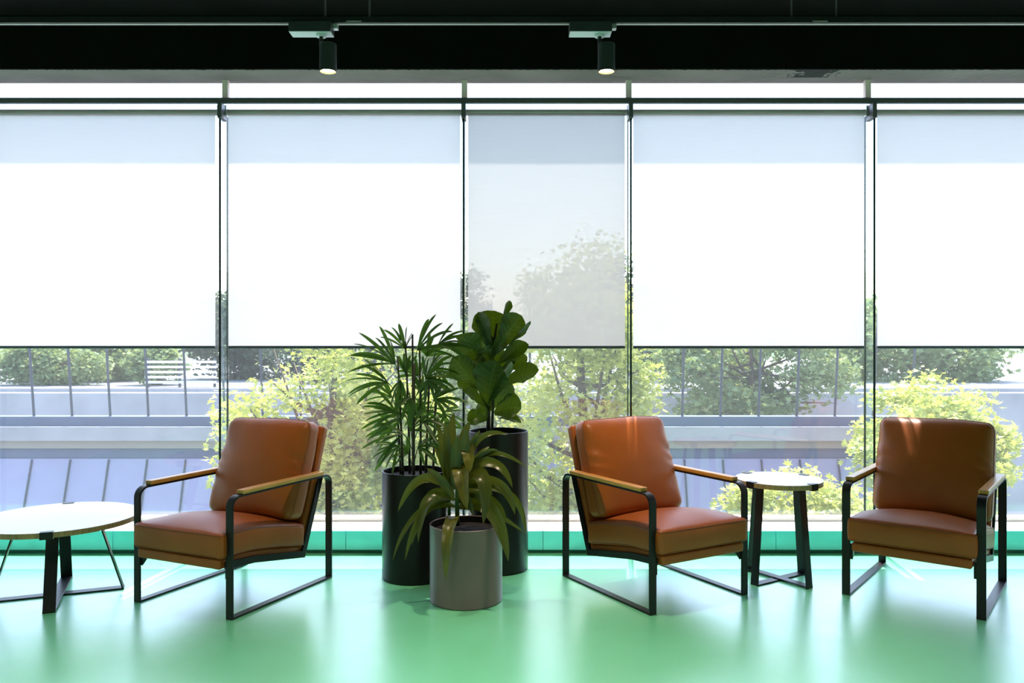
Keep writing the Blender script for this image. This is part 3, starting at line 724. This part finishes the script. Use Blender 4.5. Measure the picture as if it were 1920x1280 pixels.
# ------------------------------------------------------------------ ceiling track and spotlights
TY = 3.75; TZ = 2.785
tr = empty('lighting_track', (0, TY, TZ)); tag(tr, 'long thin black lighting track hung across the room below the black ceiling', 'lighting track')
MB().box(-WX + 0.2, WX - 0.2, -0.018, 0.018, 0.0025, 0.030).build('track_rail', M['track'], tr)
MB().box(-WX + 0.2, WX - 0.2, -0.006, 0.004, 0, 0.0024).build('track_pale', M['track_pale'], tr)  # pale strip standing for the lit bottom edge of the track
for px in (610, 693, 1484, 1568):
    x = (px - 960) * TY / F
    MB().tube([(x, 0, 0.030), (x, 0, CZ - TZ)], 0.004, 8).build('suspension_rod', M['track'], tr, smooth=True)
for px in (665, 1535):
    x = (px - 960) * TY / F
    MB().box(x - 0.035, x + 0.035, -0.019, -0.0185, 0.006, 0.010).build('track_sticker', M['track_pale'], tr)
lm, nt, out = newmat('warm_lamp_lens'); em = N(nt, 'ShaderNodeEmission'); em.inputs[0].default_value = (1, 0.80, 0.50, 1); em.inputs[1].default_value = 14; nt.links.new(em.outputs[0], out.inputs[0])
lref = principled('lamp_reflector', (0.75, 0.6, 0.42), 0.3, metal=0.2)
def make_spot():
    s = empty('track_spotlight')
    # origin: body centre at the underside of the track
    MB().box(-0.175, 0.022, -0.040, 0.036, -0.046, 0.0005).build('driver_box', M['adapter'], s, bevel=0.001)
    MB().box(-0.173, 0.020, -0.038, 0.034, -0.0475, -0.0462).build('driver_lit_face', M['adapter_pale'], s)  # pale sheet standing for floor bounce on the box underside
    MB().box(0.024, 0.046, -0.012, 0.018, -0.022, -0.0003).build('track_adapter', M['bright_alu'], s)
    MB().disc(0.024, -0.058, -0.0476, 32, (-0.032, 0)).build('swivel_plate', M['adapter_pale'], s)
    MB().tube([(-0.032, 0, -0.058), (-0.032, 0, -0.100)], 0.009, 16).build('stem', M['track'], s, smooth=True)
    prof = [(0.0005, -0.092), (0.038, -0.092), (0.040, -0.095), (0.040, -0.222), (0.0375, -0.222), (0.0375, -0.205), (0.0005, -0.205)]
    b = MB().lathe(prof, 48).build('lamp_body', M['adapter'], s); smooth_by_angle(b, 30)
    MB().lathe([(0.037, -0.2205), (0.0365, -0.2205), (0.028, -0.208), (0.029, -0.207)], 48).build('reflector', lref, s)
    MB().disc(0.0285, -0.2145, -0.2065, 40).build('lens', lm, s)
    return s
def lamp_for(s, energy):
    ld = bpy.data.lights.new('lamp_glow', 'SPOT'); ld.energy = energy; ld.spot_size = R(70); ld.spot_blend = 0.6; ld.color = (1, 0.80, 0.55); ld.shadow_soft_size = 0.03
    lo = bpy.data.objects.new('lamp_glow', ld); COL.objects.link(lo); lo.location = (0, 0, -0.226); lo.parent = s
sp = make_spot()
for i, (x, lab) in enumerate(((-0.8625, 'black cylinder track spotlight above and left of the plants'), (0.4425, 'black cylinder track spotlight above the middle armchair'))):
    s = sp if i == 0 else copy_tree(sp)
    s.location = (x, TY, TZ); tag(s, lab, 'spotlight', 'spotlights on the lighting track')
    lamp_for(s, 55)
# unseen spots added behind the camera as fill for the room
for i, (x, y) in enumerate([(-3, 0.9), (-1, 0.9), (1, 0.9), (3, 0.9), (-3, -1.8), (-1, -1.8), (1, -1.8), (3, -1.8)]):
    ld = bpy.data.lights.new('fill_spot', 'SPOT'); ld.energy = 195; ld.spot_size = R(100); ld.spot_blend = 0.5; ld.color = (1, 0.86, 0.7); ld.shadow_soft_size = 0.12
    lo = bpy.data.objects.new('fill_spot', ld); COL.objects.link(lo); lo.location = (x, y, CZ - 0.05)

# ------------------------------------------------------------------ outdoors
GZ = -3.4
struct('outdoor_ground', MB().box(-70, 70, 5.6, 120, GZ - 0.3, GZ), M['paving'])
struct('outer_wall_below', MB().box(-WX - 2, WX + 2, GY + 0.08, 5.6, GZ - 0.3, -0.13), M['concrete'])
# sunken terrace edge: leaning posts above, cladding bands, sloped panels below
TRY = 14.0
tb = empty('terrace_parapet', (0, TRY, GZ)); tag(tb, 'long banded blue and beige terrace parapet with leaning dark posts outside the windows', 'parapet')
def zpx(py, Y): return EYE + (640 - py) * Y / F - GZ
X0, X1 = -14.0, 7.6
MB().box(X0, X1, 0.0, 0.3, zpx(800, 14), zpx(781, 14)).build('blue_band', M['blue_band'], tb)
MB().box(X0, X1, -0.12, 0.3, zpx(826, 13.9), zpx(800, 13.9)).build('pale_band', M['concrete'], tb)
MB().box(X0, X1, -0.02, 0.3, zpx(840, 14), zpx(826, 13.9)).build('beige_band', M['beige_band'], tb)
MB().box(X0, X1, 0.04, 0.3, zpx(860, 14), zpx(840, 14)).build('blue_band', M['blue_band'], tb)
sl = MB(); zt = zpx(860, 14)
sl.add([(X0, 0.02, zt), (X1, 0.02, zt), (X1, -0.75, 0), (X0, -0.75, 0), (X0, 0.3, zt), (X1, 0.3, zt), (X1, 0.3, 0), (X0, 0.3, 0)],
       [(0, 1, 2, 3), (4, 7, 6, 5), (0, 4, 5, 1), (1, 5, 6, 2), (2, 6, 7, 3), (3, 7, 4, 0)])
sl.build('sloping_panel', M['lavender'], tb)
x = X0 + 0.2
while x < X1:
    p = MB().tube([(x, 0.1, zpx(781, 14)), (x, -0.12, zpx(655, 14) + 0.8)], 0.022, 8)
    p.build('railing_post', M['post_metal'], tb)
    q = MB().tube([(x + 0.02, 0.0, zt - 0.01), (x + 0.02, -0.745, 0.12)], 0.016, 6); q.build('panel_batten', M['post_metal'], tb)
    x += 0.672
# retaining wall and low white kerb behind
struct('retaining_wall', MB().box(-24, 24, 19.5, 20.0, GZ, EYE + (640 - 737) * 19.5 / F), M['concrete'], 'pale concrete retaining wall behind the parapet')
struct('upper_terrace', MB().box(-40, 40, 20.0, 60.0, GZ, EYE + (640 - 728) * 20 / F), M['paving'], 'pale upper terrace beyond the retaining wall')
# slatted bench group seen in the leftmost window
UT = EYE + (640 - 728) * 20 / F
bn = empty('slatted_barrier', P(335, 720, 20.5)); bn.location.z = UT
tag(bn, 'white slatted barrier on the upper terrace seen through the leftmost window', 'barrier')
for j in range(5):
    MB().box(-0.85, 0.95, -0.04, 0.04, 0.10 + j * 0.13, 0.16 + j * 0.13).build('slat', M['sill_white'], bn)
for s in (-0.8, 0.0, 0.9):
    MB().box(s - 0.03, s + 0.03, 0.045, 0.09, 0, 0.74).build('barrier_post', M['post_metal'], bn)
# house in the rightmost window
hs = empty('grey_house', (16.4, 27, GZ)); tag(hs, 'pale grey house with low roof seen through the rightmost window', 'house')
MB().box(-1.6, 4, -2, 4, 0, zpx(752, 25)).build('house_wall', M['house'], hs)
zr = zpx(752, 25)
MB().add([(-2.0, -2.3, zr), (4.4, -2.3, zr), (4.4, 4.3, zr), (-2.0, 4.3, zr), (-0.2, 1, zr + 0.55), (3, 1, zr + 0.55)],
         [(3, 2, 1, 0), (0, 1, 5, 4), (1, 2, 5), (2, 3, 4, 5), (3, 0, 4)]).build('roof', M['roof'], hs)
struct('far_hills', MB().add([(-90, 75, GZ), (90, 75, GZ), (90, 110, 3.2), (40, 105, 4.5), (0, 108, 3.5), (-40, 104, 5), (-90, 110, 3.5), (90, 115, GZ), (-90, 115, GZ)],
       [(0, 1, 2, 3, 4, 5, 6), (8, 6, 5, 4, 3, 2, 7)]), M['hill'])

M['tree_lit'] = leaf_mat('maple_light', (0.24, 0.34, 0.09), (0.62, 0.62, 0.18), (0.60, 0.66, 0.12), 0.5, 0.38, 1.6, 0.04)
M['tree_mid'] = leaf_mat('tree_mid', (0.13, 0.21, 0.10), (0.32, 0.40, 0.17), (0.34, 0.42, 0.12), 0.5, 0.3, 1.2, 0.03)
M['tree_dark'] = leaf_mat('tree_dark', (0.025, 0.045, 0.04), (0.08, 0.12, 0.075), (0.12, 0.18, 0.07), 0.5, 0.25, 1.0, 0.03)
def make_tree(loc, crown, r, nleaf, size, mat, label, name='leafy_tree', seed=1, star=True):
    q = random.Random(seed)
    root = empty(name, loc); tag(root, label, 'tree', 'trees outside the windows')
    cz = crown[2] - loc[2]; cx = crown[0] - loc[0]; cy = crown[1] - loc[1]
    bk = MB().tube([(0, 0, 0), (cx * 0.4 + 0.05, cy * 0.4, cz * 0.5), (cx, cy, cz + r[2] * 0.5)], [0.13, 0.10, 0.03], 8)
    br = []
    for i in range(16):
        u = q.uniform(0, 6.28); e = q.uniform(-0.5, 0.9); rr = q.uniform(0.65, 0.95)
        d = Vector((math.cos(u) * math.cos(e) * r[0], math.sin(u) * math.cos(e) * r[1], math.sin(e) * r[2])) * rr
        z0 = cz + q.uniform(-0.5, 0.3) * r[2]
        t0 = Vector((cx, cy, z0)); t1 = Vector((cx, cy, cz)) + d
        bk.tube([t0, (t0 + t1) / 2 + Vector((0, 0, -0.1)), t1], [0.035, 0.022, 0.007], 6); br.append(t1)
    bk.build('trunk', M['bark'], root, smooth=True)
    mb = MB()
    clumps = []
    for i in range(70):
        u = q.uniform(0, 6.28); sz = q.uniform(-1, 1); c = math.sqrt(1 - sz * sz); rr = q.uniform(0.45, 1.0)
        clumps.append(Vector((cx + math.cos(u) * c * r[0] * rr, cy + math.sin(u) * c * r[1] * rr, cz + sz * r[2] * rr)))
    for i in range(int(nleaf * 1.5)):
        c = q.choice(clumps); g = 0.15 * sum(r) / 3
        p = c + Vector((q.gauss(0, g), q.gauss(0, g), q.gauss(0, g * 0.6)))
        e2 = ((p.x - cx) / r[0]) ** 2 + ((p.y - cy) / r[1]) ** 2 + ((p.z - cz) / r[2]) ** 2
        if e2 > 1.15 or q.random() < (e2 - 0.75) * 1.2: continue
        rot = Matrix.Rotation(q.uniform(0, 6.28), 3, 'Z') @ Matrix.Rotation(q.gauss(0, 0.6), 3, 'X') @ Matrix.Rotation(q.gauss(0, 0.6), 3, 'Y')
        s = size * q.uniform(0.6, 1.2)
        if star:
            pts = [(0, 0), (.28, .1), (.9, .25), (.45, .42), (.65, .95), (.22, .62), (0, 1.25), (-.22, .62), (-.65, .95), (-.45, .42), (-.9, .25), (-.28, .1)]
        else:
            pts = [(0, 0), (.35, .4), (.3, .8), (0, 1.2), (-.3, .8), (-.35, .4)]
        mb.add([p + rot @ Vector((a * s * 0.5, b * s * 0.5, (abs(a) * 0.25) * s * 0.5)) for a, b in pts], [tuple(range(len(pts)))])
    me = bpy.data.meshes.new('foliage'); me.from_pydata(mb.v, [], mb.f); me.update(); me.materials.append(mat)
    o = bpy.data.objects.new('foliage', me); COL.objects.link(o); o.parent = root
    return root
make_tree((-2.55, 9.6, GZ), (-2.10, 9.5, 0.0), (1.40, 1.0, 1.9), 13000, 0.12, M['tree_lit'], 'pale sunlit maple-like tree behind the left armchair', seed=2)
make_tree((-0.95, 12.4, GZ), (-1.05, 12.4, -0.2), (1.6, 1.3, 2.0), 11000, 0.14, M['tree_mid'], 'soft green tree behind the lady palm, deeper than its left neighbour', seed=3)
make_tree((0.95, 9.6, GZ), (0.80, 9.6, 0.3), (0.95, 1.0, 2.6), 13000, 0.12, M['tree_lit'], 'sunlit yellow-green tree in the centre window right of the fiddle leaf fig', seed=4)
make_tree((6.1, 11.8, GZ), (6.15, 11.8, -0.35), (1.15, 1.1, 1.2), 9000, 0.14, M['tree_lit'], 'pale sunlit tree behind the rightmost armchair', seed=5)
make_tree((2.85, 7.6, GZ), (2.75, 7.6, -0.62), (0.85, 0.6, 0.80), 4500, 0.10, M['tree_lit'], 'low leafy treetop behind the small side table', seed=6)
make_tree((5.2, 17.6, GZ), (5.2, 17.4, 0.7), (2.2, 1.3, 1.9), 9000, 0.20, M['tree_mid'], 'green tree beyond the parapet in the window behind the side table', seed=7)
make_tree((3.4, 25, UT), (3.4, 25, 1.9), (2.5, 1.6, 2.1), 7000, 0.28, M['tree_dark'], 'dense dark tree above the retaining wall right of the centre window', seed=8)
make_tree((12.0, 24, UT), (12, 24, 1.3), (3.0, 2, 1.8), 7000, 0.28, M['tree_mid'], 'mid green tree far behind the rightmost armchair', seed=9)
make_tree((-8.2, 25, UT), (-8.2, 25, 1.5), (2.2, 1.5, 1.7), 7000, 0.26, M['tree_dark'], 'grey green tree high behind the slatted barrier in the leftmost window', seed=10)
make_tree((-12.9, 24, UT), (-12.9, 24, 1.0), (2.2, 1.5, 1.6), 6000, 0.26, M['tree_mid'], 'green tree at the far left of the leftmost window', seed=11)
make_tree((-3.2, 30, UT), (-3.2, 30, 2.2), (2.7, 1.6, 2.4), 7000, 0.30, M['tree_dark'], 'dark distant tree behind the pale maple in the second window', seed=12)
make_tree((7.8, 29, UT), (7.8, 29, 2.0), (1.7, 1.6, 2.2), 6000, 0.30, M['tree_mid'], 'distant green tree left of the rightmost window fin', seed=13)
make_tree((-12.6, 21.6, UT), (-12.6, 21.6, UT + 0.55), (2.0, 0.6, 0.60), 5000, 0.16, M['tree_mid'], 'low clipped hedge at the far left above the retaining wall', name='hedge', seed=21)
make_tree((-9.6, 21.6, UT), (-9.6, 21.6, UT + 0.55), (0.9, 0.6, 0.58), 3000, 0.16, M['tree_mid'], 'short low hedge between the long hedge and the slatted barrier', name='hedge', seed=22)
make_tree((-4.5, 22.6, UT), (-4.6, 22.6, UT + 0.9), (2.6, 0.7, 1.0), 7000, 0.16, M['tree_dark'], 'dark shrub bank behind the slatted barrier', name='hedge', seed=23)
